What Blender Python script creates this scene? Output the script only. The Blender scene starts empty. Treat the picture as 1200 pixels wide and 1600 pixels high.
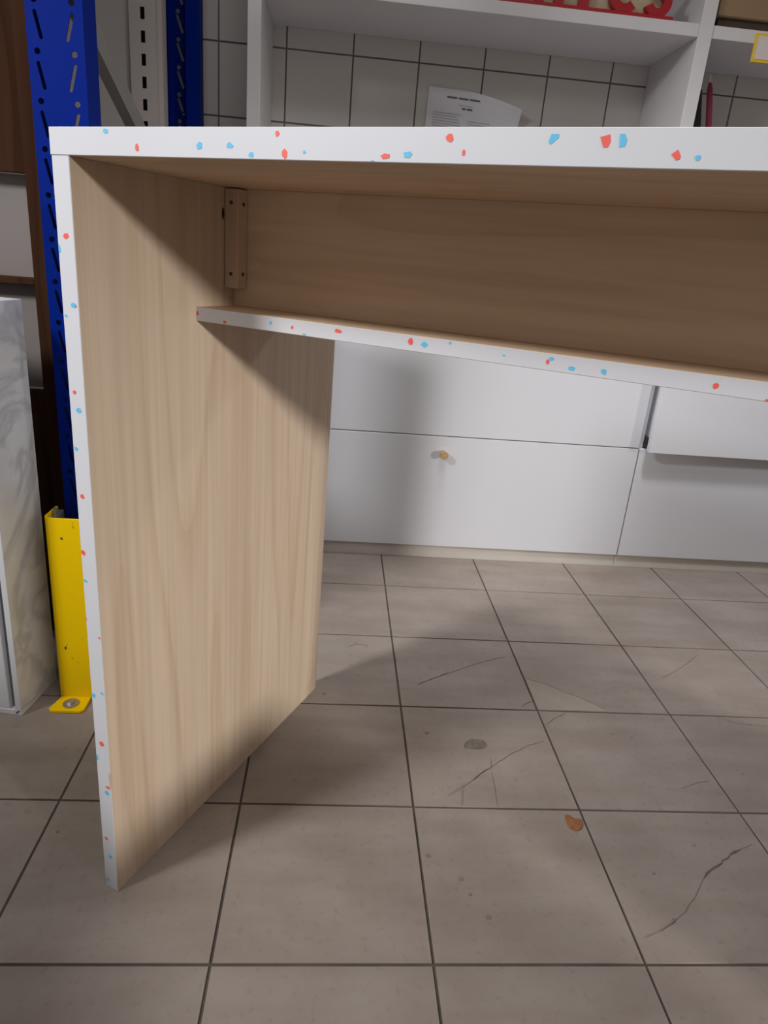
import bpy, bmesh, math, random
from mathutils import Vector, Matrix

scene = bpy.context.scene
COL = scene.collection
random.seed(7)

# ---------------------------------------------------------------- camera
cam_data = bpy.data.cameras.new('camera')
cam = bpy.data.objects.new('camera', cam_data)
COL.objects.link(cam)
cam_data.sensor_fit = 'HORIZONTAL'
cam_data.sensor_width = 36.0
cam_data.lens = 1031.05 / 1200 * 36.0
cam_data.shift_x = 4.8 / 1200
cam_data.shift_y = -44.1 / 1200
cam_data.clip_start = 0.02
_r = Vector((0.99531541, -0.05507156, 0.07946296))
_u = Vector((-0.05705791, 0.32891533, 0.94263413))
_w = Vector((0.07804892, 0.94275226, -0.32423223))
_m = Matrix.Identity(4)
for i in range(3):
    _m[i][0] = _r[i]; _m[i][1] = _u[i]; _m[i][2] = -_w[i]
_m[0][3], _m[1][3], _m[2][3] = 0.1206, -0.6284, 0.9034
cam.matrix_world = _m
scene.camera = cam

# ---------------------------------------------------------------- world, lamps, exposure
world = bpy.data.worlds.new('shop_ambient')
scene.world = world
world.use_nodes = True
world.node_tree.nodes['Background'].inputs[0].default_value = (1.0, 0.93, 0.88, 1)
world.node_tree.nodes['Background'].inputs[1].default_value = 0.25

def ceiling_lamp(name, loc, target, sx, sy, power, color=(1.0, 0.97, 0.94), spread=180):
    l = bpy.data.lights.new(name, 'AREA')
    l.shape = 'RECTANGLE'; l.size = sx; l.size_y = sy
    l.energy = power; l.color = color; l.spread = math.radians(spread)
    o = bpy.data.objects.new(name, l)
    COL.objects.link(o)
    o.location = loc
    o.rotation_euler = (Vector(target) - Vector(loc)).to_track_quat('-Z', 'Y').to_euler()
    return o

def spot_lamp(name, loc, target, cone, blend, radius, power, color=(1, 1, 1)):
    l = bpy.data.lights.new(name, 'SPOT')
    l.spot_size = math.radians(cone); l.spot_blend = blend; l.shadow_soft_size = radius
    l.energy = power; l.color = color
    o = bpy.data.objects.new(name, l)
    COL.objects.link(o)
    o.location = loc
    o.rotation_euler = (Vector(target) - Vector(loc)).to_track_quat('-Z', 'Y').to_euler()
    return o

spot_lamp('shop_lamp_right', (6.75, -6.06, 2.35), (0.30, 0.48, 0.28), 16.5, 1.0, 0.20, 2200, (1.0, 0.97, 0.94))
spot_lamp('shop_lamp_left', (-2.1, -1.02, 2.38), (1.15, 0.95, 0.10), 52, 1.0, 0.26, 395, (0.97, 0.98, 1.0))
spot_lamp('shop_lamp_rear', (3.9, 1.2, 2.7), (0.2, 0.4, 0.5), 50, 1.0, 0.15, 50, (1.0, 0.97, 0.94))
ceiling_lamp('ceiling_lamp_front', (0.3, -0.35, 2.9), (0.35, 0.5, 0.0), 1.2, 0.5, 11, (0.98, 0.98, 1.0))
spot_lamp('fill_spot_aisle', (0.3, 0.75, 2.9), (0.25, 0.95, 0.0), 34, 1.0, 0.25, 95, (1.0, 0.98, 0.96))  # unseen fill lamp added to lift the floor and cabinets behind the desk
spot_lamp('ceiling_lamp_desk', (0.55, 0.05, 2.9), (1.35, 1.285, 0.36), 36, 1.0, 0.18, 190, (0.98, 0.98, 1.0))

vs = scene.view_settings
vs.view_transform = 'Standard'
vs.look = 'None'
vs.gamma = 1.0
vs.use_curve_mapping = False
vs.exposure = 0.0

CH_TOP = [('b', 0.0512, 0.9942, 0.0036, 0.0024), ('r', 0.0895, 0.9806, 0.0023, 0.0035), ('b', 0.1621, 0.9828, 0.0039, 0.0033), ('b', 0.1949, 0.9833, 0.0041, 0.0027), ('b', 0.2171, 0.9765, 0.003, 0.0025), ('r', 0.2432, 0.9929, 0.0022, 0.0024), ('r', 0.2507, 0.9777, 0.0031, 0.0039), ('b', 0.2699, 0.9792, 0.0015, 0.0014), ('b', 0.3325, 0.9737, 0.0017, 0.0009), ('r', 0.3437, 0.9773, 0.0047, 0.0023), ('b', 0.3627, 0.9789, 0.0043, 0.0027), ('r', 0.3956, 0.9905, 0.0033, 0.0034), ('r', 0.4075, 0.9807, 0.0015, 0.0024), ('b', 0.5674, 0.9801, 0.0019, 0.0021)]
CH_TOP_POLY = [('b', [(0.4691, 0.9882), (0.4705, 0.9936), (0.4757, 0.9936), (0.4758, 0.9914), (0.471, 0.9869)]), ('r', [(0.5038, 0.9918), (0.5101, 0.9935), (0.5111, 0.989), (0.5099, 0.9855), (0.5069, 0.9853)]), ('b', [(0.5164, 0.9938), (0.5194, 0.994), (0.5216, 0.9904), (0.5209, 0.9862), (0.5172, 0.9856)]), ('r', [(0.5508, 0.9818), (0.5546, 0.9847), (0.5568, 0.981), (0.5565, 0.9789), (0.5544, 0.9783)])]
CH_LEG = [('r', -0.0114, 0.898, 0.0041, 0.0031), ('b', -0.0221, 0.8843, 0.0023, 0.0044), ('b', -0.0073, 0.8294, 0.0042, 0.003), ('r', -0.0041, 0.8285, 0.0014, 0.0017), ('b', -0.0191, 0.8173, 0.0024, 0.0017), ('r', -0.0256, 0.7851, 0.0015, 0.0021), ('r', -0.0152, 0.7353, 0.003, 0.0025), ('b', -0.0105, 0.7154, 0.0045, 0.0033), ('b', -0.0188, 0.6692, 0.0031, 0.0027), ('r', -0.0146, 0.6122, 0.0037, 0.0037), ('r', -0.0199, 0.5388, 0.0043, 0.0039), ('b', -0.0193, 0.501, 0.0038, 0.0022), ('r', -0.0241, 0.4469, 0.0023, 0.0028), ('r', -0.0025, 0.4261, 0.0017, 0.0019), ('b', -0.021, 0.334, 0.0053, 0.0041), ('b', -0.0045, 0.3427, 0.0029, 0.002), ('r', -0.0116, 0.2596, 0.0042, 0.0044), ('b', -0.0214, 0.2335, 0.0024, 0.005), ('r', -0.0055, 0.1891, 0.0043, 0.0029), ('b', -0.008, 0.1786, 0.0043, 0.004), ('r', -0.0154, 0.0933, 0.0032, 0.0031), ('b', -0.0097, 0.0618, 0.0038, 0.0038), ('t', -0.0188, 0.0135, 0.0026, 0.0033)]
CH_SHELF = [('r', 0.0017, 0.8157, 0.0026, 0.0032), ('r', 0.0458, 0.8091, 0.003, 0.002), ('b', 0.1154, 0.8159, 0.0019, 0.0027), ('r', 0.1467, 0.8139, 0.0018, 0.0027), ('t', 0.1641, 0.8078, 0.0027, 0.0015), ('r', 0.2103, 0.8169, 0.0051, 0.0026), ('r', 0.3032, 0.8164, 0.0035, 0.0042), ('b', 0.3203, 0.8149, 0.0045, 0.0031), ('b', 0.35, 0.8205, 0.0018, 0.0017), ('b', 0.4113, 0.8151, 0.0017, 0.0013), ('b', 0.4613, 0.8181, 0.0029, 0.0019), ('r', 0.458, 0.8149, 0.0019, 0.0029), ('b', 0.4833, 0.8112, 0.0038, 0.0026), ('b', 0.5148, 0.8124, 0.003, 0.0035), ('r', 0.6171, 0.814, 0.0027, 0.0032), ('r', 0.6614, 0.8068, 0.0015, 0.002)]
CRACKS = [([(0.3442, 0.621), (0.3647, 0.6339), (0.3971, 0.6551), (0.4217, 0.6688)], 2.2, 1), ([(0.4217, 0.6688), (0.4984, 0.7117), (0.5422, 0.733), (0.5765, 0.7433)], 1.2, 0), ([(0.6023, 0.6593), (0.6495, 0.6375), (0.6796, 0.613), (0.7105, 0.5939), (0.7556, 0.556)], 2.0, 0), ([(0.5676, 0.5558), (0.5807, 0.5673), (0.5972, 0.5747)], 1.8, 1), ([(0.6032, 0.497), (0.6328, 0.5207), (0.6613, 0.5387)], 1.8, 0), ([(0.365, 0.2976), (0.3918, 0.3179), (0.4153, 0.3356)], 1.8, 0), ([(0.4153, 0.3356), (0.4564, 0.3693)], 3.0, 1), ([(0.4564, 0.3693), (0.5102, 0.4105), (0.5487, 0.4335), (0.586, 0.4479)], 1.6, 0), ([(0.4631, 0.3949), (0.4623, 0.3795), (0.4578, 0.3644)], 2.5, 0), ([(0.4576, 0.3578), (0.4562, 0.329), (0.4515, 0.2764)], 1.1, 0), ([(0.3986, 0.3227), (0.3872, 0.2777)], 1.0, 0), ([(0.7588, 0.1373), (0.7796, 0.1516), (0.7961, 0.1614), (0.8099, 0.1702), (0.83, 0.1816), (0.8529, 0.1934)], 4, 1), ([(0.8529, 0.1934), (0.8805, 0.2029)], 1.5, 0), ([(0.6778, 0.0673), (0.6643, 0.0582), (0.6447, 0.0483)], 2.6, 1), ([(0.6447, 0.0483), (0.6174, 0.0376)], 1.2, 0), ([(0.7588, 0.1373), (0.7248, 0.1033), (0.6966, 0.0787), (0.6778, 0.0673)], 1.4, 0), ([(1.0925, 0.7875), (1.0318, 0.7361), (0.9814, 0.7012), (0.9462, 0.6786)], 1.8, 0), ([(0.8174, 0.3281), (0.8573, 0.3436), (0.8861, 0.3494)], 1.2, 0), ([(1.01, 0.5395), (1.0397, 0.5217), (1.1089, 0.5142)], 1.5, 0), ([(0.191, 0.765), (0.2069, 0.7773), (0.2382, 0.771)], 2, 0)]
STAIN = [(0.465, 0.4341), (0.4635, 0.4263), (0.4543, 0.4214), (0.4434, 0.4196), (0.434, 0.4192), (0.4237, 0.4203), (0.4164, 0.4245), (0.4179, 0.4323), (0.4241, 0.4404), (0.4298, 0.4453), (0.4383, 0.4471), (0.4499, 0.4475), (0.4579, 0.4463), (0.4618, 0.4418)]
LEAF = [(0.5673, 0.2591), (0.5731, 0.2592), (0.5813, 0.2524), (0.5943, 0.2499), (0.5938, 0.2389), (0.5854, 0.2279), (0.5754, 0.2251), (0.5688, 0.2289), (0.5655, 0.2397)]
SPOTS = [(0.3468, 0.463), (0.3135, 0.1725), (0.3598, 0.1315), (0.3699, 0.1044), (0.3901, 0.0686), (0.738, 0.4749), (0.7781, 0.4648), (0.9624, 0.3683), (0.1351, 0.5782), (0.7754, 0.1999), (0.6732, 0.0663), (-0.2778, 0.2073), (0.6784, 0.1445)]
# ---------------------------------------------------------------- materials
def new_mat(name):
    m = bpy.data.materials.new(name)
    m.use_nodes = True
    nt = m.node_tree
    return m, nt, nt.nodes['Principled BSDF']

def srgb(r, g, b):
    f = lambda c: ((c / 255) / 12.92) if c / 255 <= 0.04045 else (((c / 255) + 0.055) / 1.055) ** 2.4
    return (f(r), f(g), f(b), 1.0)

def plain(name, col, rough=0.5, metal=0.0, var=0.06, scale=9.0, bump=0.0, stretch=(1, 1, 1), spec=0.5):
    """a colour with a light procedural mottling"""
    m, nt, bs = new_mat(name)
    tc = nt.nodes.new('ShaderNodeTexCoord')
    mp = nt.nodes.new('ShaderNodeMapping'); mp.inputs['Scale'].default_value = stretch
    nz = nt.nodes.new('ShaderNodeTexNoise'); nz.inputs['Scale'].default_value = scale; nz.inputs['Detail'].default_value = 4
    rp = nt.nodes.new('ShaderNodeValToRGB')
    rp.color_ramp.elements[0].position = 0.3; rp.color_ramp.elements[1].position = 0.7
    c = Vector(col[:3])
    rp.color_ramp.elements[0].color = (*(c * (1 - var)), 1)
    rp.color_ramp.elements[1].color = (*[min(1, v) for v in (c * (1 + var))], 1)
    nt.links.new(tc.outputs['Object'], mp.inputs['Vector'])
    nt.links.new(mp.outputs['Vector'], nz.inputs['Vector'])
    nt.links.new(nz.outputs['Fac'], rp.inputs['Fac'])
    nt.links.new(rp.outputs['Color'], bs.inputs['Base Color'])
    bs.inputs['Roughness'].default_value = rough
    bs.inputs['Metallic'].default_value = metal
    bs.inputs['Specular IOR Level'].default_value = spec
    if bump:
        bp = nt.nodes.new('ShaderNodeBump'); bp.inputs['Strength'].default_value = bump; bp.inputs['Distance'].default_value = 0.002
        nt.links.new(nz.outputs['Fac'], bp.inputs['Height'])
        nt.links.new(bp.outputs['Normal'], bs.inputs['Normal'])
    return m

def wood(name, c_light, c_dark, stretch, rings=16.0, scale=3.0, rough=0.5, fine_stretch=None, amount=0.5, spec=0.4):
    """veneer: contour lines of a stretched noise make the cathedral figure, finer streaks on top"""
    m, nt, bs = new_mat(name)
    N = nt.nodes.new; L = nt.links.new
    tc = N('ShaderNodeTexCoord')
    mp = N('ShaderNodeMapping'); mp.inputs['Scale'].default_value = stretch
    nz = N('ShaderNodeTexNoise'); nz.inputs['Scale'].default_value = scale; nz.inputs['Detail'].default_value = 1.5; nz.inputs['Roughness'].default_value = 0.4
    mu = N('ShaderNodeMath'); mu.operation = 'MULTIPLY'; mu.inputs[1].default_value = rings
    fr = N('ShaderNodeMath'); fr.operation = 'FRACT'
    rp = N('ShaderNodeValToRGB')
    e = rp.color_ramp.elements
    e[0].position = 0.0; e[0].color = (*(Vector(c_light[:3]) * (1 - amount) + Vector(c_dark[:3]) * amount), 1)
    e[1].position = 1.0; e[1].color = c_dark
    k = e.new(0.12); k.color = c_light
    k = e.new(0.7); k.color = (*(Vector(c_light[:3]) * 0.85 + Vector(c_dark[:3]) * 0.15), 1)
    mp2 = N('ShaderNodeMapping'); mp2.inputs['Scale'].default_value = fine_stretch or tuple(s * 1 for s in stretch)
    nz2 = N('ShaderNodeTexNoise'); nz2.inputs['Scale'].default_value = 70; nz2.inputs['Detail'].default_value = 3
    mx = N('ShaderNodeMixRGB'); mx.blend_type = 'MULTIPLY'; mx.inputs['Fac'].default_value = 0.55
    rp2 = N('ShaderNodeValToRGB')
    rp2.color_ramp.elements[0].position = 0.32; rp2.color_ramp.elements[0].color = (0.80, 0.77, 0.74, 1)
    rp2.color_ramp.elements[1].position = 0.62; rp2.color_ramp.elements[1].color = (1, 1, 1, 1)
    nz3 = N('ShaderNodeTexNoise'); nz3.inputs['Scale'].default_value = 5; nz3.inputs['Detail'].default_value = 2
    rp3 = N('ShaderNodeValToRGB')
    rp3.color_ramp.elements[0].position = 0.35; rp3.color_ramp.elements[0].color = (0.90, 0.88, 0.87, 1)
    rp3.color_ramp.elements[1].position = 0.65; rp3.color_ramp.elements[1].color = (1, 1, 1, 1)
    mx2 = N('ShaderNodeMixRGB'); mx2.blend_type = 'MULTIPLY'; mx2.inputs['Fac'].default_value = 1
    L(tc.outputs['Object'], mp.inputs['Vector']); L(mp.outputs['Vector'], nz.inputs['Vector'])
    L(nz.outputs['Fac'], mu.inputs[0]); L(mu.outputs[0], fr.inputs[0]); L(fr.outputs[0], rp.inputs['Fac'])
    L(tc.outputs['Object'], mp2.inputs['Vector']); L(mp2.outputs['Vector'], nz2.inputs['Vector']); L(nz2.outputs['Fac'], rp2.inputs['Fac'])
    L(mp.outputs['Vector'], nz3.inputs['Vector']); L(nz3.outputs['Fac'], rp3.inputs['Fac'])
    L(rp.outputs['Color'], mx.inputs[1]); L(rp2.outputs['Color'], mx.inputs[2])
    L(mx.outputs[0], mx2.inputs[1]); L(rp3.outputs['Color'], mx2.inputs[2])
    L(mx2.outputs[0], bs.inputs['Base Color'])
    bs.inputs['Roughness'].default_value = rough
    bs.inputs['Specular IOR Level'].default_value = spec
    return m

def terrazzo(name):
    m, nt, bs = new_mat(name)
    N = nt.nodes.new; L = nt.links.new
    tc = N('ShaderNodeTexCoord')
    vo = N('ShaderNodeTexVoronoi'); vo.inputs['Scale'].default_value = 26
    lt = N('ShaderNodeMath'); lt.operation = 'LESS_THAN'; lt.inputs[1].default_value = 0.2
    sp = N('ShaderNodeSeparateColor')
    ct = N('ShaderNodeMath'); ct.operation = 'LESS_THAN'; ct.inputs[1].default_value = 0.5
    few = N('ShaderNodeMath'); few.operation = 'LESS_THAN'; few.inputs[1].default_value = 0.45
    an = N('ShaderNodeMath'); an.operation = 'MULTIPLY'
    m1 = N('ShaderNodeMixRGB'); m1.inputs[1].default_value = srgb(205, 90, 78); m1.inputs[2].default_value = srgb(90, 170, 205)
    m2 = N('ShaderNodeMixRGB'); m2.inputs[1].default_value = (0.80, 0.80, 0.80, 1)
    L(tc.outputs['Object'], vo.inputs['Vector']); L(vo.outputs['Distance'], lt.inputs[0])
    L(vo.outputs['Color'], sp.inputs[0]); L(sp.outputs[0], ct.inputs[0]); L(sp.outputs[1], few.inputs[0])
    L(lt.outputs[0], an.inputs[0]); L(few.outputs[0], an.inputs[1])
    L(ct.outputs[0], m1.inputs[0]); L(an.outputs[0], m2.inputs[0]); L(m1.outputs[0], m2.inputs[2])
    L(m2.outputs[0], bs.inputs['Base Color']); bs.inputs['Roughness'].default_value = 0.4
    return m

def floor_tile_mat():
    m, nt, bs = new_mat('floor_tile_ceramic')
    N = nt.nodes.new; L = nt.links.new
    ge = N('ShaderNodeNewGeometry')
    oi = N('ShaderNodeObjectInfo')
    nz = N('ShaderNodeTexNoise'); nz.inputs['Scale'].default_value = 7; nz.inputs['Detail'].default_value = 5; nz.inputs['Roughness'].default_value = 0.6
    rp = N('ShaderNodeValToRGB')
    rp.color_ramp.elements[0].position = 0.3; rp.color_ramp.elements[0].color = FLOOR_DARK
    rp.color_ramp.elements[1].position = 0.72; rp.color_ramp.elements[1].color = FLOOR_LIGHT
    # fine dark specks of dirt
    nz2 = N('ShaderNodeTexNoise'); nz2.inputs['Scale'].default_value = 75; nz2.inputs['Detail'].default_value = 3
    rp2 = N('ShaderNodeValToRGB')
    rp2.color_ramp.elements[0].position = 0.27; rp2.color_ramp.elements[0].color = (0.86, 0.845, 0.835, 1)
    rp2.color_ramp.elements[1].position = 0.42; rp2.color_ramp.elements[1].color = (1, 1, 1, 1)
    # smears that run across the room
    mp3 = N('ShaderNodeMapping'); mp3.inputs['Scale'].default_value = (1.2, 5.5, 1); mp3.inputs['Rotation'].default_value = (0, 0, 0.35)
    nz3 = N('ShaderNodeTexNoise'); nz3.inputs['Scale'].default_value = 3.2; nz3.inputs['Detail'].default_value = 4
    rp3 = N('ShaderNodeValToRGB')
    rp3.color_ramp.elements[0].position = 0.33; rp3.color_ramp.elements[0].color = (0.87, 0.845, 0.83, 1)
    rp3.color_ramp.elements[1].position = 0.6; rp3.color_ramp.elements[1].color = (1, 1, 1, 1)
    va = N('ShaderNodeMapRange'); va.inputs['To Min'].default_value = 0.95; va.inputs['To Max'].default_value = 1.04
    a = N('ShaderNodeMixRGB'); a.blend_type = 'MULTIPLY'; a.inputs[0].default_value = 1
    b = N('ShaderNodeMixRGB'); b.blend_type = 'MULTIPLY'; b.inputs[0].default_value = 1
    c = N('ShaderNodeVectorMath'); c.operation = 'SCALE'
    L(ge.outputs['Position'], nz.inputs['Vector']); L(nz.outputs['Fac'], rp.inputs['Fac'])
    L(ge.outputs['Position'], nz2.inputs['Vector']); L(nz2.outputs['Fac'], rp2.inputs['Fac'])
    L(ge.outputs['Position'], mp3.inputs['Vector']); L(mp3.outputs['Vector'], nz3.inputs['Vector']); L(nz3.outputs['Fac'], rp3.inputs['Fac'])
    L(rp.outputs['Color'], a.inputs[1]); L(rp2.outputs['Color'], a.inputs[2])
    L(a.outputs[0], b.inputs[1]); L(rp3.outputs['Color'], b.inputs[2])
    L(oi.outputs['Random'], va.inputs['Value']); L(b.outputs[0], c.inputs[0]); L(va.outputs[0], c.inputs['Scale'])
    L(c.outputs[0], bs.inputs['Base Color'])
    bs.inputs['Roughness'].default_value = 0.55
    return m

def marble_mat():
    m, nt, bs = new_mat('marble_print')
    N = nt.nodes.new; L = nt.links.new
    tc = N('ShaderNodeTexCoord')
    nz = N('ShaderNodeTexNoise'); nz.inputs['Scale'].default_value = 3.6; nz.inputs['Detail'].default_value = 6; nz.inputs['Roughness'].default_value = 0.5; nz.inputs['Distortion'].default_value = 1.6
    sb = N('ShaderNodeMath'); sb.operation = 'SUBTRACT'; sb.inputs[1].default_value = 0.5
    ab = N('ShaderNodeMath'); ab.operation = 'ABSOLUTE'
    rp = N('ShaderNodeValToRGB')
    rp.color_ramp.elements[0].position = 0.0; rp.color_ramp.elements[0].color = (0.62, 0.62, 0.64, 1)
    rp.color_ramp.elements[1].position = 0.05; rp.color_ramp.elements[1].color = (0.86, 0.855, 0.86, 1)
    nz2 = N('ShaderNodeTexNoise'); nz2.inputs['Scale'].default_value = 6; nz2.inputs['Detail'].default_value = 3
    rp2 = N('ShaderNodeValToRGB')
    rp2.color_ramp.elements[0].position = 0.35; rp2.color_ramp.elements[0].color = (0.87, 0.84, 0.78, 1)
    rp2.color_ramp.elements[1].position = 0.65; rp2.color_ramp.elements[1].color = (1, 1, 1, 1)
    mx = N('ShaderNodeMixRGB'); mx.blend_type = 'MULTIPLY'; mx.inputs[0].default_value = 1
    L(tc.outputs['Object'], nz.inputs['Vector']); L(nz.outputs['Fac'], sb.inputs[0]); L(sb.outputs[0], ab.inputs[0]); L(ab.outputs[0], rp.inputs['Fac'])
    L(tc.outputs['Object'], nz2.inputs['Vector']); L(nz2.outputs['Fac'], rp2.inputs['Fac'])
    L(rp.outputs['Color'], mx.inputs[1]); L(rp2.outputs['Color'], mx.inputs[2]); L(mx.outputs[0], bs.inputs['Base Color'])
    bs.inputs['Roughness'].default_value = 0.3
    return m

def yellow_mat():
    m, nt, bs = new_mat('yellow_paint_scuffed')
    N = nt.nodes.new; L = nt.links.new
    tc = N('ShaderNodeTexCoord')
    mp = N('ShaderNodeMapping'); mp.inputs['Scale'].default_value = (1, 1, 0.7)
    nz = N('ShaderNodeTexNoise'); nz.inputs['Scale'].default_value = 55; nz.inputs['Detail'].default_value = 2
    rp = N('ShaderNodeValToRGB')
    rp.color_ramp.elements[0].position = 0.25; rp.color_ramp.elements[0].color = (0.10, 0.055, 0.02, 1)
    rp.color_ramp.elements[1].position = 0.29; rp.color_ramp.elements[1].color = (0.86, 0.56, 0.0, 1)
    L(tc.outputs['Object'], mp.inputs['Vector']); L(mp.outputs['Vector'], nz.inputs['Vector']); L(nz.outputs['Fac'], rp.inputs['Fac'])
    L(rp.outputs['Color'], bs.inputs['Base Color'])
    bs.inputs['Roughness'].default_value = 0.5
    bs.inputs['Specular IOR Level'].default_value = 0.15
    return m

FLOOR_DARK = (0.265, 0.220, 0.192, 1)
FLOOR_LIGHT = (0.325, 0.28, 0.248, 1)
M = {
    'tile': floor_tile_mat(),
    'grout': plain('floor_grout', (0.085, 0.07, 0.06, 1), 0.9, var=0.3, scale=12),
    'wall_tile': plain('wall_tile_glaze', (0.54, 0.51, 0.485, 1), 0.25, var=0.03, scale=3),
    'wall_grout': plain('wall_grout', (0.16, 0.14, 0.13, 1), 0.9, var=0.2),
    'white': plain('white_laminate', (0.55, 0.55, 0.575, 1), 0.42, var=0.02, scale=6),
    'terrazzo': terrazzo('terrazzo_laminate'),
    'cabinet': plain('cabinet_white', (0.58, 0.58, 0.605, 1), 0.38, var=0.015, scale=3),
    'plinth': plain('plinth_offwhite', (0.50, 0.46, 0.41, 1), 0.6, var=0.05),
    'shelfwhite': plain('shelf_unit_white', (0.58, 0.56, 0.56, 1), 0.5, var=0.02),
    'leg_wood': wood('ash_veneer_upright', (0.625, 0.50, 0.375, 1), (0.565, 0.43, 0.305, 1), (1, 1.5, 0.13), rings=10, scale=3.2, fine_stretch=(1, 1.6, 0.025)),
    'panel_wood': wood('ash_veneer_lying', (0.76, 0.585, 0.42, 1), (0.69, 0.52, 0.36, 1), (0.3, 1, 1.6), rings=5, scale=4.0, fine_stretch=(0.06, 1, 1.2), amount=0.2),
    'batten_wood': wood('batten_beech', (0.66, 0.50, 0.37, 1), (0.58, 0.43, 0.31, 1), (2, 2, 0.2), rings=4, scale=6, fine_stretch=(1, 1, 0.05)),
    'red_chip': plain('chip_red', srgb(222, 92, 80), 0.42, var=0.05),
    'blue_chip': plain('chip_blue', srgb(92, 178, 214), 0.42, var=0.05),
    'teal_chip': plain('chip_teal', srgb(120, 165, 170), 0.42, var=0.05),
    'screw': plain('screw_steel', (0.08, 0.075, 0.07, 1), 0.4, 0.7),
    'blue_paint': plain('rack_blue_paint', (0.0, 0.011, 0.16, 1), 0.5, var=0.08, scale=5, spec=0.05),
    'grey_metal': plain('brace_galvanised', (0.20, 0.195, 0.19, 1), 0.5, 0.3, var=0.1),
    'shop_grey': plain('shop_upright_grey', (0.36, 0.32, 0.305, 1), 0.55, var=0.03),
    'shop_panel': plain('shop_panel_grey', (0.34, 0.31, 0.295, 1), 0.6, var=0.03),
    'black': plain('black_plastic', (0.012, 0.012, 0.013, 1), 0.5, var=0.1),
    'dark_hole': plain('slot_shadow_black', (0.02, 0.017, 0.015, 1), 0.9, var=0.1),
    'yellow': yellow_mat(),
    'steel': plain('bolt_steel', (0.45, 0.44, 0.43, 1), 0.35, 0.8),
    'marble': marble_mat(),
    'edge_white': plain('marble_box_white', (0.66, 0.66, 0.68, 1), 0.4, var=0.03),
    'groove_grey': plain('groove_grey', (0.25, 0.26, 0.27, 1), 0.5),
    'brown_wood': wood('walnut_stain', (0.060, 0.027, 0.015, 1), (0.040, 0.017, 0.009, 1), (2, 2, 0.2), rings=8, scale=4, spec=0.03, rough=0.9, fine_stretch=(1, 1, 0.05)),
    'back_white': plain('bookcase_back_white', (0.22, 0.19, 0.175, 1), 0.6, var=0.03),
    'knob_wood': wood('knob_beech', (0.55, 0.36, 0.18, 1), (0.42, 0.26, 0.12, 1), (3, 0.5, 3), rings=5, scale=30),
    'paper': plain('paper_white', (0.66, 0.65, 0.68, 1), 0.8, var=0.02),
    'ink': plain('printed_ink', (0.12, 0.115, 0.12, 1), 0.8),
    'ink_pale': plain('printed_ink_pale', (0.42, 0.41, 0.44, 1), 0.8),
    'red_gloss': plain('red_lacquer', (0.33, 0.006, 0.012, 1), 0.35, var=0.05),
    'cream': plain('cream_card', (0.42, 0.34, 0.22, 1), 0.7, var=0.2, scale=14),
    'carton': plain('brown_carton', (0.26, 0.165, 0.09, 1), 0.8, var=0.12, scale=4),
    'gap_shade': plain('carton_gap_shade', (0.05, 0.03, 0.02, 1), 0.8),
    'tag_yellow': plain('tag_yellow', (0.70, 0.47, 0.02, 1), 0.5),
    'tag_white': plain('tag_white', (0.62, 0.55, 0.52, 1), 0.6),
    'pink': plain('rod_pink', (0.30, 0.03, 0.085, 1), 0.5),
    'chip_brown': wood('bark_brown', (0.33, 0.135, 0.05, 1), (0.24, 0.085, 0.03, 1), (1, 3, 1), rings=6, scale=40),
    'crack': plain('crack_dirt', (0.12, 0.095, 0.08, 1), 0.9, var=0.3, scale=60),
    'crack_faint': plain('crack_hairline', (0.21, 0.175, 0.15, 1), 0.9, var=0.15, scale=60),
    'stain': plain('stain_brown', (0.175, 0.145, 0.12, 1), 0.8, var=0.3, scale=90),
    'broken': plain('tile_worn_corner', (0.335, 0.292, 0.256, 1), 0.7, var=0.06, scale=20),
}

# ---------------------------------------------------------------- builders
def link(name, me, mats, parent=None):
    o = bpy.data.objects.new(name, me)
    COL.objects.link(o)
    if not isinstance(mats, (list, tuple)):
        mats = [mats]
    if not me.materials:
        for k in mats:
            me.materials.append(M[k])
    if parent is not None:
        o.parent = parent
    return o

def finish(name, bm, mats, parent=None, smooth=False):
    me = bpy.data.meshes.new(name)
    bmesh.ops.recalc_face_normals(bm, faces=bm.faces)
    if smooth:
        for f in bm.faces:
            f.smooth = True
    bm.to_mesh(me); bm.free()
    return link(name, me, mats, parent)

def add_box(bm, x0, x1, y0, y1, z0, z1, bevel=0.0, seg=1):
    vs_ = [bm.verts.new(p) for p in ((x0, y0, z0), (x1, y0, z0), (x1, y1, z0), (x0, y1, z0), (x0, y0, z1), (x1, y0, z1), (x1, y1, z1), (x0, y1, z1))]
    fs = [bm.faces.new([vs_[i] for i in q]) for q in ((0, 3, 2, 1), (4, 5, 6, 7), (0, 1, 5, 4), (1, 2, 6, 5), (2, 3, 7, 6), (3, 0, 4, 7))]
    if bevel:
        es = {e for f in fs for e in f.edges}
        bmesh.ops.bevel(bm, geom=list(es), offset=bevel, segments=seg, affect='EDGES', profile=0.5)

def box(name, x0, x1, y0, y1, z0, z1, mats, parent=None, bevel=0.0015, seg=1, pick=None):
    bm = bmesh.new()
    add_box(bm, x0, x1, y0, y1, z0, z1, bevel, seg)
    if pick:
        bm.normal_update()
        for f in bm.faces:
            f.material_index = pick(f.normal)
    return finish(name, bm, mats, parent)

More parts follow.
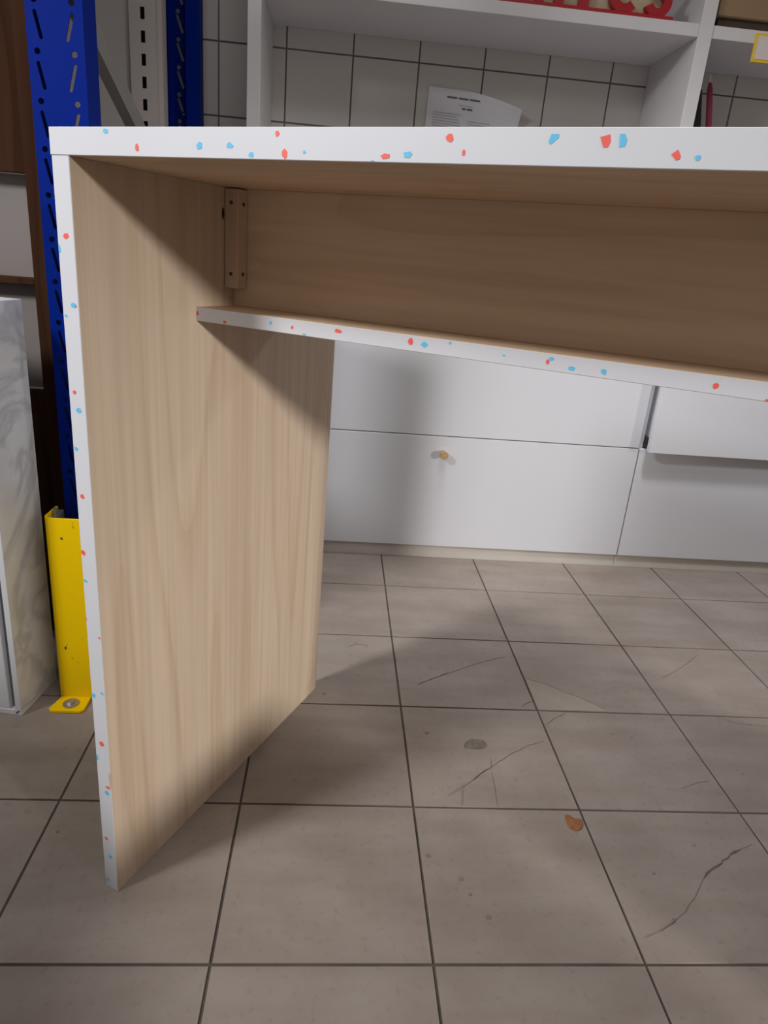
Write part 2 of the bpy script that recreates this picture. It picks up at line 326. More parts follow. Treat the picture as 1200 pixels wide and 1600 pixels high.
def add_cyl(bm, p, q, r0, r1=None, seg=16):
    p = Vector(p); q = Vector(q); r1 = r0 if r1 is None else r1
    z = (q - p).normalized()
    x = z.orthogonal().normalized(); y = z.cross(x)
    rings = []
    for c, r in ((p, r0), (q, r1)):
        rings.append([bm.verts.new(c + (x * math.cos(2 * math.pi * i / seg) + y * math.sin(2 * math.pi * i / seg)) * r) for i in range(seg)])
    for i in range(seg):
        j = (i + 1) % seg
        bm.faces.new((rings[0][i], rings[0][j], rings[1][j], rings[1][i]))
    bm.faces.new(list(reversed(rings[0]))); bm.faces.new(rings[1])

def cyl(name, p, q, r0, mats, parent=None, r1=None, seg=16, bevel=0.0):
    bm = bmesh.new()
    add_cyl(bm, p, q, r0, r1, seg)
    if bevel:
        es = [e for e in bm.edges if any(len(f.verts) > 4 for f in e.link_faces)]
        bmesh.ops.bevel(bm, geom=es, offset=bevel, segments=2, affect='EDGES')
    return finish(name, bm, mats, parent)

def prism(name, pts, axis, lo, hi, mats, parent=None, bevel=0.0):
    """extrude a 2-D outline; axis 'y': pts are (x, z); axis 'z': pts are (x, y); axis 'x': pts are (y, z)"""
    bm = bmesh.new()
    mk = {'y': lambda a, b, t: (a, t, b), 'z': lambda a, b, t: (a, b, t), 'x': lambda a, b, t: (t, a, b)}[axis]
    A = [bm.verts.new(mk(a, b, lo)) for a, b in pts]
    B = [bm.verts.new(mk(a, b, hi)) for a, b in pts]
    n = len(pts)
    bm.faces.new(A); bm.faces.new(list(reversed(B)))
    for i in range(n):
        j = (i + 1) % n
        bm.faces.new((A[i], A[j], B[j], B[i]))
    if bevel:
        bmesh.ops.bevel(bm, geom=list(bm.edges), offset=bevel, segments=1, affect='EDGES')
    return finish(name, bm, mats, parent)

def thing(name, label, cat, loc=(0, 0, 0), rz=0.0, group=None):
    o = bpy.data.objects.new(name, None)
    COL.objects.link(o)
    o.empty_display_size = 0.05
    o.location = loc; o.rotation_euler = (0, 0, rz)
    o['label'] = label; o['category'] = cat
    if group:
        o['group'] = group
    return o

def tag(o, label, cat, group=None):
    o['label'] = label; o['category'] = cat
    if group:
        o['group'] = group
    return o

def perforated(bm, x0, x1, z0, pitch, n, holes, y0, y1):
    """a plate in the xz plane, thickness y0..y1, built of n stacked cells each with real holes"""
    for c in range(n):
        zb = z0 + c * pitch
        loops = [[(x0, zb), (x1, zb), (x1, zb + pitch), (x0, zb + pitch)]] + [[(a, zb + b) for a, b in h] for h in holes]
        for y in (y0, y1):
            edges = []
            for lp in loops:
                v = [bm.verts.new((a, y, b)) for a, b in lp]
                edges += [bm.edges.new((v[i], v[(i + 1) % len(v)])) for i in range(len(v))]
            bmesh.ops.triangle_fill(bm, use_beauty=True, edges=edges)
        for h in loops[1:]:
            A = [bm.verts.new((a, y0, b)) for a, b in h]; B = [bm.verts.new((a, y1, b)) for a, b in h]
            for i in range(len(h)):
                j = (i + 1) % len(h)
                bm.faces.new((A[i], A[j], B[j], B[i]))
    # outer rim
    add = [((x0, z0), (x1, z0)), ((x1, z0), (x1, z0 + n * pitch)), ((x1, z0 + n * pitch), (x0, z0 + n * pitch)), ((x0, z0 + n * pitch), (x0, z0))]
    for (a, b), (c, d) in add:
        bm.faces.new([bm.verts.new(p) for p in ((a, y0, b), (c, y0, d), (c, y1, d), (a, y1, b))])
    bmesh.ops.remove_doubles(bm, verts=bm.verts, dist=1e-6)

def circle_pts(cx, cz, r, n=10):
    return [(cx + r * math.cos(2 * math.pi * i / n), cz + r * math.sin(2 * math.pi * i / n)) for i in range(n)]

def slot_pts(x0, z0, x1, z1, w):
    d = Vector((x1 - x0, z1 - z0)).normalized(); p = Vector((-d.y, d.x)) * w / 2
    out = []
    for (a, b), s in (((x0, z0), -1), ((x1, z1), 1)):
        c = Vector((a, b))
        out += [c + p * -s * 1.0, c + d * s * w * 0.35 + p * -s * 0.55, c + d * s * w * 0.35 + p * s * 0.55, c + p * s] if s == 1 else \
               [c + p, c - d * w * 0.35 + p * 0.55, c - d * w * 0.35 - p * 0.55, c - p]
    return [(v.x, v.y) for v in out]

# ---------------------------------------------------------------- floor
FX, FY = 0.3, 0.2723
floor = box('floor', -2.2, 3.4, -2.4, 1.80, -0.08, -0.0025, 'grout', bevel=0)
floor['kind'] = 'structure'
bm = bmesh.new()
g = 0.0042
add_box(bm, g / 2, FX - g / 2, g / 2, FY - g / 2, -0.008, 0.0, 0.0)
top_edges = [e for e in bm.edges if all(abs(v.co.z) < 1e-6 for v in e.verts)]
bmesh.ops.bevel(bm, geom=top_edges, offset=0.0005, segments=1, affect='EDGES')
tile_me = bpy.data.meshes.new('tile')
bmesh.ops.recalc_face_normals(bm, faces=bm.faces)
bm.to_mesh(tile_me); bm.free()
tile_me.materials.append(M['tile'])
floor_tiles = {}
for i in range(-7, 11):
    for j in range(-5, 7):
        o = bpy.data.objects.new('tile', tile_me)
        COL.objects.link(o)
        o.parent = floor
        o.location = (i * FX, j * FY, random.uniform(-0.0002, 0.0))
        floor_tiles[(i, j)] = o

def tile_at(x, y):
    return floor_tiles[(math.floor(x / FX), math.floor(y / FY))]

# cracks, the worn corner, the stain and the specks lie on single tiles
def decal(name, pts, mat, z=0.0005, thick=0.0004):
    cx = sum(p[0] for p in pts) / len(pts); cy = sum(p[1] for p in pts) / len(pts)
    t = tile_at(cx, cy)
    o = prism(name, [(x - t.location.x, y - t.location.y) for x, y in pts], 'z', -0.0002, z, mat, t)
    return o

def strip(pts, w):
    """outline of a ragged line of width w (metres) along pts"""
    P = [Vector(p) for p in pts]
    fine = []
    for a, b in zip(P, P[1:]):
        n = max(2, int((b - a).length / 0.012))
        for k in range(n):
            fine.append(a.lerp(b, k / n))
    fine.append(P[-1])
    L, R = [], []
    n = len(fine)
    for k, p in enumerate(fine):
        d = (fine[min(k + 1, n - 1)] - fine[max(k - 1, 0)]).normalized()
        q = Vector((-d.y, d.x))
        ww = w * (0.55 + 0.8 * random.random()) * (0.35 if k in (0, n - 1) else 1)
        c = p + q * random.uniform(-1, 1) * w * 0.5
        L.append(c + q * ww / 2); R.append(c - q * ww / 2)
    return [(v.x, v.y) for v in L + R[::-1]]

decal('worn_corner', [(0.6035, 0.6585), (0.6495, 0.6368), (0.6796, 0.6124), (0.7105, 0.5932), (0.7535, 0.556), (0.7530, 0.5490), (0.6030, 0.5480)], 'broken', 0.00045)
for pts, w, dark in CRACKS:
    decal('crack', strip(pts, w * 0.00085), 'crack' if dark else 'crack_faint', 0.0008)
decal('stain', STAIN, 'stain', 0.0006)
for x, y in SPOTS:
    r0 = random.uniform(0.002, 0.0042)
    decal('speck', [(x + r0 * (1 + 0.4 * random.random()) * math.cos(t * 0.785), y + 0.8 * r0 * (1 + 0.4 * random.random()) * math.sin(t * 0.785)) for t in range(8)], 'crack_faint', 0.0007)

# ---------------------------------------------------------------- back wall of white tiles
WX, WZ, WT = 0.2022, 0.2, 1.70
wall = box('wall_back', -2.2, 3.4, WT + 0.0035, 1.80, -0.0025, 2.75, 'wall_grout', bevel=0)
wall['kind'] = 'structure'
bm = bmesh.new()
g = 0.0046
add_box(bm, g / 2, WX - g / 2, 0.0, 0.008, g / 2, WZ - g / 2, 0.0)
fe = [e for e in bm.edges if all(abs(v.co.y) < 1e-6 for v in e.verts)]
bmesh.ops.bevel(bm, geom=fe, offset=0.001, segments=1, affect='EDGES')
wt_me = bpy.data.meshes.new('wall_tile')
bmesh.ops.recalc_face_normals(bm, faces=bm.faces)
bm.to_mesh(wt_me); bm.free()
wt_me.materials.append(M['wall_tile'])
for i in range(-9, 12):
    for k in range(-7, 6):
        o = bpy.data.objects.new('wall_tile', wt_me)
        COL.objects.link(o)
        o.parent = wall
        o.location = (0.1193 + i * WX, WT, 1.4745 + k * WZ)

# ---------------------------------------------------------------- the desk
TH = -0.4984
DL, DH, DT, LT, DW = 0.5618, 0.998, 0.0251, 0.0239, 1.90     # depth, height, top and leg thickness, clear width
SB, SZ, ST = 0.1846, 0.8235, 0.0178
BB = 0.262
desk = thing('desk', 'white desk with terrazzo-specked edges, light wood inside faces and a low shelf', 'desk', (-0.152, 0.104, 0.0), TH)
# leg panel: wood on the inner face, white elsewhere
leg = box('leg_panel', -LT, 0.0, 0.0, DL, 0.0, DH - DT, ['white', 'leg_wood', 'terrazzo'], desk, 0.0006, 1,
          pick=lambda n: 1 if n.x > 0.9 else (2 if n.x < -0.9 else 0))
leg2 = box('leg_panel', DW, DW + LT, 0.0, DL, 0.0, DH - DT, ['white', 'leg_wood', 'terrazzo'], desk, 0.0006, 1,
           pick=lambda n: 1 if n.x < -0.9 else (2 if n.x > 0.9 else 0))
top = box('desk_top', -LT - 0.0008, DW + LT + 0.0008, -0.0006, DL, DH - DT, DH, ['white', 'panel_wood', 'terrazzo'], desk, 0.0006, 1,
          pick=lambda n: 1 if n.z < -0.9 else (2 if n.z > 0.9 else 0))
shelf = box('shelf', 0.0, DW, SB, 0.40, SZ - ST, SZ, ['panel_wood', 'white'], desk, 0.0005, 1, pick=lambda n: 1 if n.y < -0.9 else 0)
box('back_panel', 0.0, DW, BB, BB + 0.016, SZ, DH - DT, 'panel_wood', desk, 0.0005)
for a0, a1 in ((0.0008, 0.0222), (DW - 0.0222, DW - 0.0008)):
    bat = box('corner_batten', a0, a1, 0.241, BB, 0.8475, 0.9715, 'batten_wood', desk, 0.0012)
    for z in (0.866, 0.9545):
        cyl('screw', ((a0 + a1) / 2, 0.2416, z), ((a0 + a1) / 2, 0.2402, z), 0.0024, 'screw', bat, seg=10)
    if a0 < 0.1:
        for z in (0.866, 0.9535):
            cyl('screw', (a1 - 0.0006, 0.2525, z), (a1 + 0.0008, 0.2525, z), 0.0024, 'screw', bat, seg=10)
prism('cam_hole', [(0.2385 + 0.0022 * math.cos(t * math.pi / 6), 0.9405 + 0.0075 * math.sin(t * math.pi / 6)) for t in range(12)], 'x', -0.0005, 0.0004, 'dark_hole', desk)
# chipped edging low on the leg
prism('edge_nick', [(-0.0026, 0.212), (0.0, 0.216), (0.0, 0.190), (-0.0016, 0.203)], 'y', -0.0005, 0.0012, 'batten_wood', leg)

# terrazzo chips printed on the edges: each a flat fleck of its own
CM = {'r': 'red_chip', 'b': 'blue_chip', 't': 'teal_chip'}
def clamp_poly(pts, lim):
    a0, a1, z0, z1 = lim
    return [(min(max(a, a0), a1), min(max(z, z0), z1)) for a, z in pts]
def chip(c, pts, front, parent, lim):
    prism('terrazzo_chip', clamp_poly(pts, lim), 'y', front - 0.00025, front + 0.0004, CM[c], parent)
def blob(a, z, ra, rz):
    n = random.choice((5, 6, 6, 7)); ph = random.uniform(0, 6.28)
    out = []
    for k in range(n):
        t = ph + 2 * math.pi * (k + random.uniform(-0.22, 0.22)) / n
        s = random.uniform(0.85, 1.12)
        out.append((a + ra * s * math.cos(t), z + rz * s * math.sin(t)))
    return out
lim_top = (-LT + 0.0005, DW, DH - DT + 0.0008, DH - 0.0008)
lim_leg = (-LT + 0.0007, -0.0007, 0.001, DH - DT)
lim_shelf = (0.0003, DW - 0.001, SZ - ST + 0.0006, SZ - 0.0006)
for c, a, z, ra, rz in CH_TOP:
    chip(c, blob(a, z, ra, rz), -0.0006, top, lim_top)
for c, pts in CH_TOP_POLY:
    chip(c, pts, -0.0006, top, lim_top)
for c, a, z, ra, rz in CH_LEG:
    chip(c, blob(a, z, ra, rz), 0.0, leg, lim_leg)
for c, a, z, ra, rz in CH_SHELF:
    chip(c, blob(a, z, ra, rz), SB, shelf, lim_shelf)
for k in range(16):      # the edges go on past the right of the picture
    a = random.uniform(0.68, DW - 0.03)
    chip(random.choice('rb'), blob(a, random.uniform(DH - DT + 0.004, DH - 0.004), random.uniform(0.002, 0.004), random.uniform(0.0015, 0.0035)), -0.0006, top, lim_top)
    a = random.uniform(0.70, DW - 0.03)
    chip(random.choice('rb'), blob(a, random.uniform(SZ - ST + 0.003, SZ - 0.003), random.uniform(0.002, 0.004), random.uniform(0.0015, 0.003)), SB, shelf, lim_shelf)

# ---------------------------------------------------------------- white drawer cabinets along the wall
CY = 1.285
def cabinet(x0, x1, label, pull=0.0, knob=None):
    t = thing('drawer_cabinet', label, 'cabinet', (0, 0, 0), 0)
    bm = bmesh.new()
    add_box(bm, x0, x0 + 0.016, CY + 0.019, WT - 0.006, 0.042, 0.782)
    add_box(bm, x1 - 0.016, x1, CY + 0.019, WT - 0.006, 0.042, 0.782)
    add_box(bm, x0 + 0.016, x1 - 0.016, CY + 0.019, WT - 0.006, 0.042, 0.058)
    add_box(bm, x0 + 0.016, x1 - 0.016, WT - 0.012, WT - 0.006, 0.058, 0.782)
    add_box(bm, x0 + 0.016, x1 - 0.016, CY + 0.03, WT - 0.012, 0.40, 0.416)
    finish('body', bm, 'cabinet', t)
    box('plinth', x0, x1, CY + 0.012, CY + 0.03, 0.0, 0.0415, 'plinth', t, 0.0006)
    box('cabinet_top', x0, x1, CY - 0.002, WT - 0.006, 0.7822, 0.80, 'cabinet', t, 0.0008)
    lo = box('drawer', x0 + 0.0015, x1 - 0.0015, CY, CY + 0.0182, 0.046, 0.4065, 'cabinet', t, 0.0009)
    y = CY - pull
    up = box('drawer', x0 + 0.0015 + (0.004 if pull else 0), x1 - 0.0015, y, y + 0.0182, 0.4095, 0.779, 'cabinet', t, 0.0009)
    if pull:
        bm = bmesh.new()
        add_box(bm, x0 + 0.03, x0 + 0.044, y + 0.0185, y + 0.36, 0.432, 0.60)
        add_box(bm, x1 - 0.044, x1 - 0.03, y + 0.0185, y + 0.36, 0.432, 0.60)
        add_box(bm, x0 + 0.044, x1 - 0.044, y + 0.0185, y + 0.36, 0.432, 0.44)
        finish('drawer_box', bm, 'cabinet', up)
        box('drawer_runner', x0 + 0.0165, x0 + 0.0295, y + 0.02, y + 0.35, 0.418, 0.442, 'black', up, 0.001)
    if knob:
        kx, kz = knob
        cyl('knob', (kx, CY + 0.0002, kz), (kx, CY - 0.03, kz), 0.0095, 'knob_wood', lo, r1=0.0125, seg=20, bevel=0.0015)
    return t
cabinet(-0.131, 1.0685, 'white two-drawer cabinet with one small round wooden knob', 0.0, (0.460, 0.355))
cabinet(1.0695, 2.269, 'white cabinet with its upper drawer pulled slightly open', 0.05)

# ---------------------------------------------------------------- white open shelf unit standing on the cabinets
su = thing('shelf_unit', 'white open shelf unit against the tiled wall above the drawers', 'shelf')
UX = ((-0.159, -0.124), (1.043, 1.081), (2.232, 2.268))
for a, b in UX:
    box('upright', a, b, 1.40, WT - 0.002, 0.8002, 2.35, 'shelfwhite', su, 0.001)
for z0, z1 in ((1.531, 1.562), (1.94, 1.971), (2.319, 2.35)):
    box('shelf_board', UX[0][1] + 0.0003, UX[1][0] - 0.0003, 1.402, WT - 0.002, z0, z1, 'shelfwhite', su, 0.001)
    box('shelf_board', UX[1][1] + 0.0015, UX[2][0] - 0.0003, 1.405, WT - 0.002, z0 + 0.001, z1 + 0.001, 'shelfwhite', su, 0.001)

# red script sign on its red foot, cut by the picture's upper edge
sg = thing('letter_sign', 'red cut-out letter sign on a thin red foot, standing on the shelf', 'sign', (0, 0, 0))
box('foot', 0.36, 0.968, 1.407, 1.455, 1.5622, 1.572, 'red_gloss', sg, 0.001)
def bent(name, pts, r, mat, parent, y0, y1):
    """flat cut-out stroke: a ribbon of half width r along pts in the xz plane, thickness y0..y1"""
    P = [Vector(p) for p in pts]; L, R = [], []
    for k, p in enumerate(P):
        d = (P[min(k + 1, len(P) - 1)] - P[max(k - 1, 0)]).normalized(); q = Vector((-d.y, d.x))
        L.append(p + q * r); R.append(p - q * r)
    bm = bmesh.new()
    rows = [[bm.verts.new((v.x, y, v.y)) for v in row] for y in (y0, y1) for row in (L, R)]
    n = len(P)
    for k in range(n - 1):
        bm.faces.new((rows[0][k], rows[0][k + 1], rows[1][k + 1], rows[1][k]))
        bm.faces.new((rows[2][k + 1], rows[2][k], rows[3][k], rows[3][k + 1]))
        bm.faces.new((rows[0][k + 1], rows[0][k], rows[2][k], rows[2][k + 1]))
        bm.faces.new((rows[1][k], rows[1][k + 1], rows[3][k + 1], rows[3][k]))
    for k in (0, n - 1):
        bm.faces.new((rows[0][k], rows[1][k], rows[3][k], rows[2][k]))
    return finish(name, bm, mat, parent)
def arc(cx, cz, rx, rz, t0, t1, n=18):
    return [(cx + rx * math.cos(math.radians(t0 + (t1 - t0) * k / n)), cz + rz * math.sin(math.radians(t0 + (t1 - t0) * k / n))) for k in range(n + 1)]
ZB = 1.570
bent('letter', arc(0.925, ZB + 0.036, 0.026, 0.026, 200, 420) + arc(0.93, ZB + 0.085, 0.024, 0.024, 250, 30, 14), 0.011, 'red_gloss', sg, 1.418, 1.436)      # s
bent('letter', arc(0.832, ZB + 0.045, 0.030, 0.034, -40, -330, 24), 0.012, 'red_gloss', sg, 1.418, 1.436)    # c
bent('letter', [(0.722, ZB - 0.002), (0.724, ZB + 0.05), (0.730, ZB + 0.10)], 0.013, 'red_gloss', sg, 1.418, 1.436)   # i
bent('letter', [(0.655, ZB - 0.002), (0.655, ZB + 0.06)] + arc(0.628, ZB + 0.075, 0.027, 0.026, 0, 180) + [(0.601, ZB + 0.06), (0.601, ZB - 0.002)], 0.012, 'red_gloss', sg, 1.418, 1.436)   # n
bent('letter', arc(0.51, ZB + 0.045, 0.034, 0.036, 0, 350, 24), 0.012, 'red_gloss', sg, 1.418, 1.436)
bent('letter', [(0.42, ZB - 0.002), (0.42, ZB + 0.14)], 0.013, 'red_gloss', sg, 1.418, 1.436)
box('backing_card', 0.40, 0.955, 1.443, 1.447, 1.572, 1.68, 'cream', sg, 0.0)

# carton on the upper right shelf
bx = thing('carton', 'brown carton on the shelf right of the white upright', 'box')
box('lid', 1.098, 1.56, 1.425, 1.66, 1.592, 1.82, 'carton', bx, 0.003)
box('base', 1.106, 1.55, 1.436, 1.65, 1.5632, 1.592, 'gap_shade', bx, 0.001)  # dark inset block put in for the shaded gap under the carton

# shelf-edge tag in a yellow frame
tg = thing('price_tag', 'white price tag in a yellow frame on the shelf edge', 'tag')
box('frame', 1.203, 1.305, 1.3985, 1.4045, 1.487, 1.556, 'tag_yellow', tg, 0.001)
box('card', 1.2095, 1.2985, 1.3975, 1.3984, 1.4945, 1.549, 'tag_white', tg, 0.0)

# dark tapered object and pink stick between upright and wall
def lean(name, label, cat, base, tip, prof, mats, names):
    t = thing(name, label, cat, base)
    b = Vector(base); d = Vector(tip) - b
    for (t0, t1, r0, r1), mt, nm in zip(prof, mats, names):
        cyl(nm, d * t0, d * t1, r0, mt, t, r1=r1, seg=14, bevel=min(r0, r1) * 0.3)
    return t
lean('walking_stick', 'thin pink stick with a white rounded tip right of the white upright', 'stick', (1.318, 1.56, 0.8005), (1.176, 1.56, 1.490),
     [(0.0, 0.94, 0.0085, 0.0085), (0.94, 0.972, 0.0085, 0.004), (0.970, 1.0, 0.0062, 0.0052)], ['pink', 'pink', 'tag_white'], ['shaft', 'collar', 'tip'])
lean('dark_taper', 'black tapered object leaning beside the pink stick', 'dark_taper', (1.245, 1.62, 0.8005), (1.168, 1.62, 1.515),
     [(0.0, 0.12, 0.006, 0.02), (0.12, 0.72, 0.020, 0.026), (0.72, 0.93, 0.026, 0.014), (0.93, 1.0, 0.008, 0.004)], ['black'] * 4, ['taper_foot', 'taper_body', 'taper_body', 'tip'])

# notice on the tiles
nt_ = thing('notice', 'white printed paper notice on the tiled wall under the shelf', 'paper')
bm = bmesh.new()
NU, NV = 14, 10
grid = {}
for a in range(NU + 1):
    for b in range(NV + 1):
        s, t = a / NU, b / NV
        x = 0.353 + 0.297 * s + 0.006 * t * (1 - s)
        z = 1.207 + 0.208 * t - 0.010 * s * t
        curl = max(0.0, s + t - 1.42)
        y = 1.6965 - 0.10 * curl ** 1.5
        z -= 0.09 * curl ** 1.6
        grid[a, b] = bm.verts.new((x, y, z))
for a in range(NU):
    for b in range(NV):
        bm.faces.new((grid[a, b], grid[a + 1, b], grid[a + 1, b + 1], grid[a, b + 1]))
ret = bmesh.ops.extrude_face_region(bm, geom=list(bm.faces))
for v in ret['geom']:
    if isinstance(v, bmesh.types.BMVert):
        v.co.y += 0.0006
sheet = finish('sheet', bm, 'paper', nt_, smooth=False)
def ink(x0, x1, z, h, mt, slope=-0.034):
    prism('printed_line', [(x0, z), (x1, z + (x1 - x0) * slope), (x1, z + (x1 - x0) * slope + h), (x0, z + h)], 'y', 1.6955, 1.6962, mt, sheet)
for a, b in ((0.418, 0.450), (0.455, 0.486), (0.490, 0.530), (0.534, 0.578)):
    ink(a, b, 1.3875 - (a - 0.418) * 0.034, 0.0052, 'ink')
ink(0.456, 0.50, 1.3695, 0.0016, 'ink_pale')
for a, b in ((0.468, 0.479), (0.483, 0.501)):
    ink(a, b, 1.3585 - (a - 0.468) * 0.034, 0.005, 'ink')
for k in range(7):
    ink(0.378, 0.445 + random.uniform(0, 0.03), 1.345 - 0.0075 * k, 0.0022, 'ink_pale')
    ink(0.49, 0.55 + random.uniform(0, 0.04), 1.326 - 0.0075 * k, 0.0022, 'ink_pale')

# ---------------------------------------------------------------- blue pallet-rack frame at the left
rk = thing('rack_frame', 'blue slotted steel rack frame with a grey diagonal brace', 'rack')
RX0, RX1, RYF, RYR, RP, RN = -0.388, -0.301, 0.60, 1.60, 0.0695, 32
RZ0 = 1.1938 - 0.0175 - RP * 16
cell = [circle_pts(-0.3738, 0.0582, 0.0048), slot_pts(-0.3663, 0.0072, -0.3739, 0.0425, 0.0056),
        circle_pts(-0.3172, 0.0582, 0.0048), slot_pts(-0.3262, 0.0072, -0.3168, 0.0425, 0.0056)]
def upright(y_web, s):
    """omega profile: slotted web, two flanges, two lips; s=+1 opens to the rear"""
    bm = bmesh.new()
    z0 = RZ0; 
    n = RN
    perforated(bm, RX0, RX1, z0, RP, n, cell, y_web, y_web + s * 0.002)
    ztop = z0 + n * RP
    for x0, x1 in ((RX0, RX0 + 0.002), (RX1 - 0.002, RX1)):
        add_box(bm, x0, x1, *sorted((y_web + s * 0.002, y_web + s * 0.058)), z0, ztop)
    for x0, x1 in ((RX0, RX0 + 0.016), (RX1 - 0.016, RX1)):
        add_box(bm, x0, x1, *sorted((y_web + s * 0.058, y_web + s * 0.060)), z0, ztop)
    add_box(bm, RX0, RX1, *sorted((y_web, y_web + s * 0.06)), 0.0051, z0)
    return finish('upright', bm, 'blue_paint', rk)
upright(RYF, 1)
bm = bmesh.new()
# the rear upright is seen from its open side: one slot column deep inside, a plain lip in front of the rest
perforated(bm, -0.412, -0.312, RZ0, RP, RN, [circle_pts(-0.3815, 0.0582, 0.0062), slot_pts(-0.3692, 0.0072, -0.3835, 0.0475, 0.0072)], RYR, RYR + 0.002)
zt = RZ0 + RN * RP
add_box(bm, -0.412, -0.410, RYR - 0.045, RYR, RZ0, zt)
add_box(bm, -0.314, -0.312, RYR - 0.045, RYR, RZ0, zt)
add_box(bm, -0.351, -0.312, RYR - 0.047, RYR - 0.045, RZ0, zt)
add_box(bm, -0.412, -0.312, RYR - 0.045, RYR, 0.0051, RZ0)
finish('upright', bm, 'blue_paint', rk)
for y in (RYF + 0.03, RYR - 0.03):
    box('foot_plate', RX0 + 0.002, RX1 - 0.002, y - 0.027, y + 0.045, 0.0002, 0.005, 'blue_paint', rk, 0.0008)
def bar(p, q, w, t, name='brace'):
    """flat bar of height w, thickness t, between p and q in the plane x = const"""
    p = Vector(p); q = Vector(q); d = (q - p).normalized(); up = Vector((1, 0, 0)).cross(d)
    bm = bmesh.new()
    vs_ = []
    for c in (p, q):
        for a, b in ((-1, -1), (1, -1), (1, 1), (-1, 1)):
            vs_.append(bm.verts.new(c + Vector((1, 0, 0)) * a * t / 2 + up * b * w / 2))
    for f in ((0, 1, 2, 3), (7, 6, 5, 4), (0, 4, 5, 1), (1, 5, 6, 2), (2, 6, 7, 3), (3, 7, 4, 0)):
        bm.faces.new([vs_[k] for k in f])
    return finish(name, bm, 'grey_metal', rk)
xb = -0.3445
bar((xb, 0.645, 1.285), (xb, 1.575, 0.895), 0.042, 0.022)
bar((xb, 0.645, 0.45), (xb, 1.575, 0.84), 0.042, 0.022)
bar((xb, 0.645, 2.15), (xb, 1.575, 2.15), 0.042, 0.022)
bar((xb, 0.645, 1.42), (xb, 1.575, 2.10), 0.042, 0.022)
bar((xb, 0.645, 0.25), (xb, 1.575, 0.25), 0.042, 0.022)

# yellow guard bolted in front of the blue upright
yg = thing('upright_guard', 'yellow steel guard with scuffs at the foot of the blue rack', 'guard')
prof = [(-0.405, 0.597), (-0.405, 0.548), (-0.401, 0.539), (-0.392, 0.535), (-0.305, 0.535), (-0.296, 0.539), (-0.292, 0.548), (-0.292, 0.597),
        (-0.297, 0.597), (-0.297, 0.550), (-0.300, 0.543), (-0.307, 0.540), (-0.390, 0.540), (-0.397, 0.543), (-0.400, 0.550), (-0.400, 0.597)]
prism('shield', prof, 'z', 0.0, 0.398, 'yellow', yg)
fp = prism('foot_plate', [(-0.408, 0.496), (-0.403, 0.490), (-0.346, 0.490), (-0.340, 0.496), (-0.340, 0.5352), (-0.398, 0.5352)], 'z', 0.0004, 0.0065, 'yellow', yg, 0.0008)
cyl('washer', (-0.371, 0.512, 0.0064), (-0.371, 0.512, 0.0085), 0.0155, 'steel', fp, seg=24, bevel=0.0006)
cyl('bolt', (-0.371, 0.512, 0.0085), (-0.371, 0.512, 0.013), 0.007, 'steel', fp, seg=6)
br = box('bracket', -0.3995, -0.389, 0.545, 0.597, 0.34, 0.392, 'steel', yg, 0.001)
cyl('bolt', (-0.394, 0.57, 0.392), (-0.394, 0.57, 0.406), 0.0045, 'steel', br, seg=10, bevel=0.001)

# ---------------------------------------------------------------- grey slotted shop shelving behind the rack
gs = thing('shop_shelving', 'grey slotted shelving upright with a plain grey back panel', 'shelving')
bm = bmesh.new()
GZ0, GP, GN = 0.06, 0.0515, 42
off = (1.4505 - GZ0) % GP
gcell = [[(-0.4235, 0.0125), (-0.4125, 0.0125), (-0.4125, 0.0395), (-0.4235, 0.0395)]]
GZ0 = 1.4505 - 0.0395 - GP * 26
perforated(bm, -0.452, -0.386, GZ0, GP, GN, gcell, 1.37, 1.3725)
zt = GZ0 + GN * GP
add_box(bm, -0.452, -0.4495, 1.3725, 1.44, GZ0, zt)
add_box(bm, -0.3885, -0.386, 1.3725, 1.44, GZ0, zt)
add_box(bm, -0.386, -0.376, 1.395, 1.44, GZ0, zt)
add_box(bm, -0.4495, -0.3885, 1.42, 1.44, GZ0, zt)
add_box(bm, -0.452, -0.376, 1.37, 1.44, 0.0, GZ0)
finish('upright', bm, 'shop_grey', gs)
box('slot_shade', -0.445, -0.395, 1.40, 1.41, 0.1, 2.2, 'black', gs, 0)  # black strip stands in for the shade inside the slots
box('back_panel', -1.40, -0.4525, 1.385, 1.42, 0.0, 2.22, 'shop_panel', gs, 0.001)

# ---------------------------------------------------------------- dark wood bookcase at the far left
bc = thing('bookcase', 'dark brown wooden bookcase with white back panels left of the blue rack', 'bookcase')
BX0, BX1, BY = -1.05, -0.438, 0.75
box('side_panel', BX1 - 0.036, BX1, BY, 0.88, 0.0, 1.75, 'brown_wood', bc, 0.001)
box('side_panel', BX0, BX0 + 0.036, BY, 0.88, 0.0, 1.75, 'brown_wood', bc, 0.001)
box('front_panel', BX0 + 0.0365, BX1 - 0.0365, BY + 0.004, BY + 0.022, 0.997, 1.75, 'brown_wood', bc, 0.001)
box('front_panel', BX0 + 0.0365, BX1 - 0.0365, BY + 0.004, BY + 0.022, 0.02, 0.588, 'brown_wood', bc, 0.001)
box('shelf_board', BX0 + 0.0365, BX1 - 0.0365, BY + 0.002, 0.84, 0.797, 0.809, 'brown_wood', bc, 0.001)
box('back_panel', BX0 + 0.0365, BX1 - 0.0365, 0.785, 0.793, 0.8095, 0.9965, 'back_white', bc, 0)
box('back_panel', BX0 + 0.0365, BX1 - 0.0365, 0.785, 0.793, 0.5885, 0.7965, 'back_white', bc, 0)

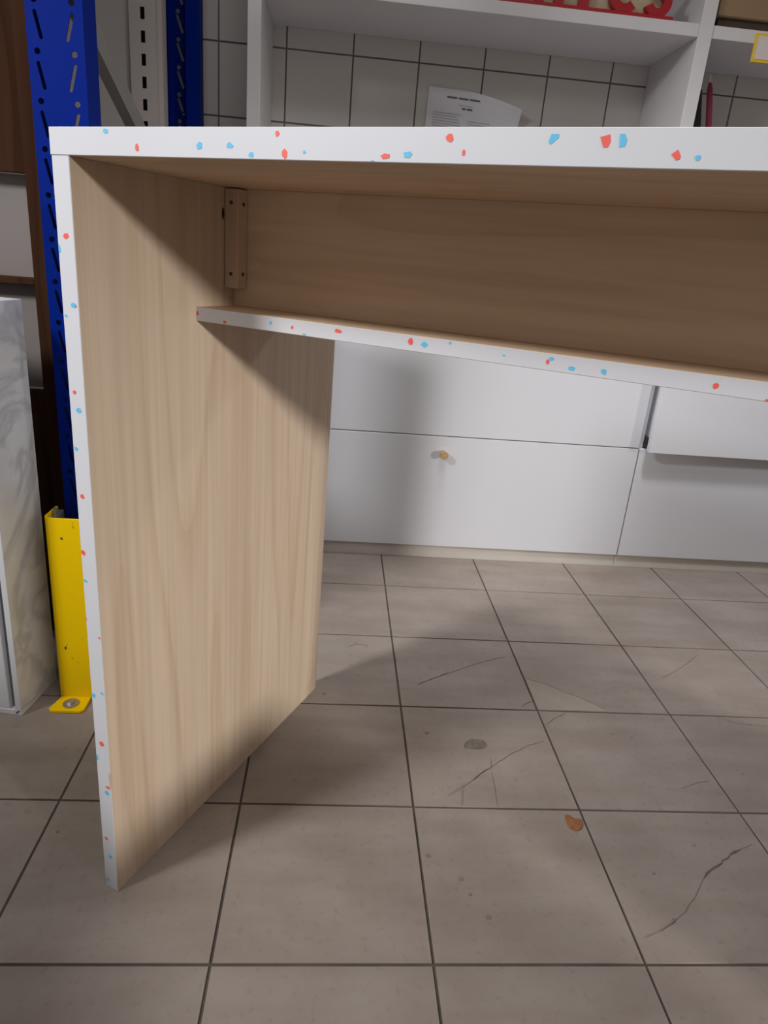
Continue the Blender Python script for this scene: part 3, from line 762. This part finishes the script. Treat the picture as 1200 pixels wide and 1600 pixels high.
# ---------------------------------------------------------------- marble-print box in front of it
mb = thing('marble_box', 'tall white box with grey-veined marble print on its side', 'box', (-0.4525, 0.4795, 0.0), -0.156)
MH, MD = 0.784, 0.122
box('side_panel', -0.012, 0.0, 0.0, MD, 0.0, MH, ['edge_white', 'marble'], mb, 0.0008, pick=lambda n: 1 if n.x > 0.9 else 0)
box('side_panel', -0.36, -0.348, 0.0, MD, 0.0, MH, ['edge_white', 'marble'], mb, 0.0008, pick=lambda n: 1 if n.x < -0.9 else 0)
box('top_panel', -0.3479, -0.0121, 0.0, MD, MH - 0.012, MH, 'edge_white', mb, 0.0008)
box('bottom_panel', -0.3479, -0.0121, 0.0, MD, 0.0, 0.012, 'edge_white', mb, 0.0008)
box('groove', -0.3479, -0.0121, 0.012, 0.016, 0.0121, MH - 0.0121, 'groove_grey', mb, 0)
box('front_panel', -0.335, -0.024, 0.001, 0.0118, 0.0125, MH - 0.0125, 'edge_white', mb, 0.001)
prism('scuff', [(-0.011, 0.003), (-0.008, 0.005), (-0.004, 0.010), (-0.0035, 0.0125), (-0.007, 0.0095), (-0.0105, 0.007)], 'y', -0.0004, 0.0002, 'black', mb)

# ---------------------------------------------------------------- brown fragment on the floor
cx = sum(p[0] for p in LEAF) / len(LEAF); cy = sum(p[1] for p in LEAF) / len(LEAF)
bm = bmesh.new()
outer = [bm.verts.new((x - cx, y - cy, 0.0012 + 0.0012 * (k % 2))) for k, (x, y) in enumerate(LEAF)]
lower = [bm.verts.new((x - cx, y - cy, 0.0003)) for x, y in LEAF]
mid = bm.verts.new((0, 0, 0.0040)); mid2 = bm.verts.new((0, 0, 0.0003))
for k in range(len(LEAF)):
    j = (k + 1) % len(LEAF)
    bm.faces.new((outer[k], outer[j], mid)); bm.faces.new((lower[j], lower[k], mid2)); bm.faces.new((lower[k], lower[j], outer[j], outer[k]))
o = finish('bark_flake', bm, 'chip_brown')
o.location = (cx, cy, 0.0)
tag(o, 'small orange-brown flake lying on a grey floor tile', 'flake')

# ---------------------------------------------------------------- out-of-view cabinet added to keep the right lamp's low light off the floor
lc = thing('light_blocker_right', 'low white two-door cabinet standing in front of the desk\'s far right end', 'cabinet', (-0.152, 0.104, 0.0), TH)
box('body', 1.88, 2.22, -0.98, -0.16, 0.0, 0.55, 'cabinet', lc, 0.002)
for b0, b1, hb in ((-0.976, -0.572, -0.60), (-0.568, -0.164, -0.54)):
    d = box('door', 1.861, 1.879, b0, b1, 0.03, 0.53, 'cabinet', lc, 0.001)
    cyl('knob', (1.861, hb, 0.40), (1.836, hb, 0.40), 0.008, 'knob_wood', d, r1=0.011, seg=16, bevel=0.001)

# ---------------------------------------------------------------- out-of-view chest added to shade the floor left of the desk
ch = thing('light_blocker_left', 'added unseen brown chest with a lid shading the floor left of the desk', 'chest')
box('body', -1.15, -0.76, -0.66, 0.0, 0.0, 0.70, 'carton', ch, 0.003)
box('lid', -1.16, -0.75, -0.67, 0.01, 0.701, 0.76, 'carton', ch, 0.004)
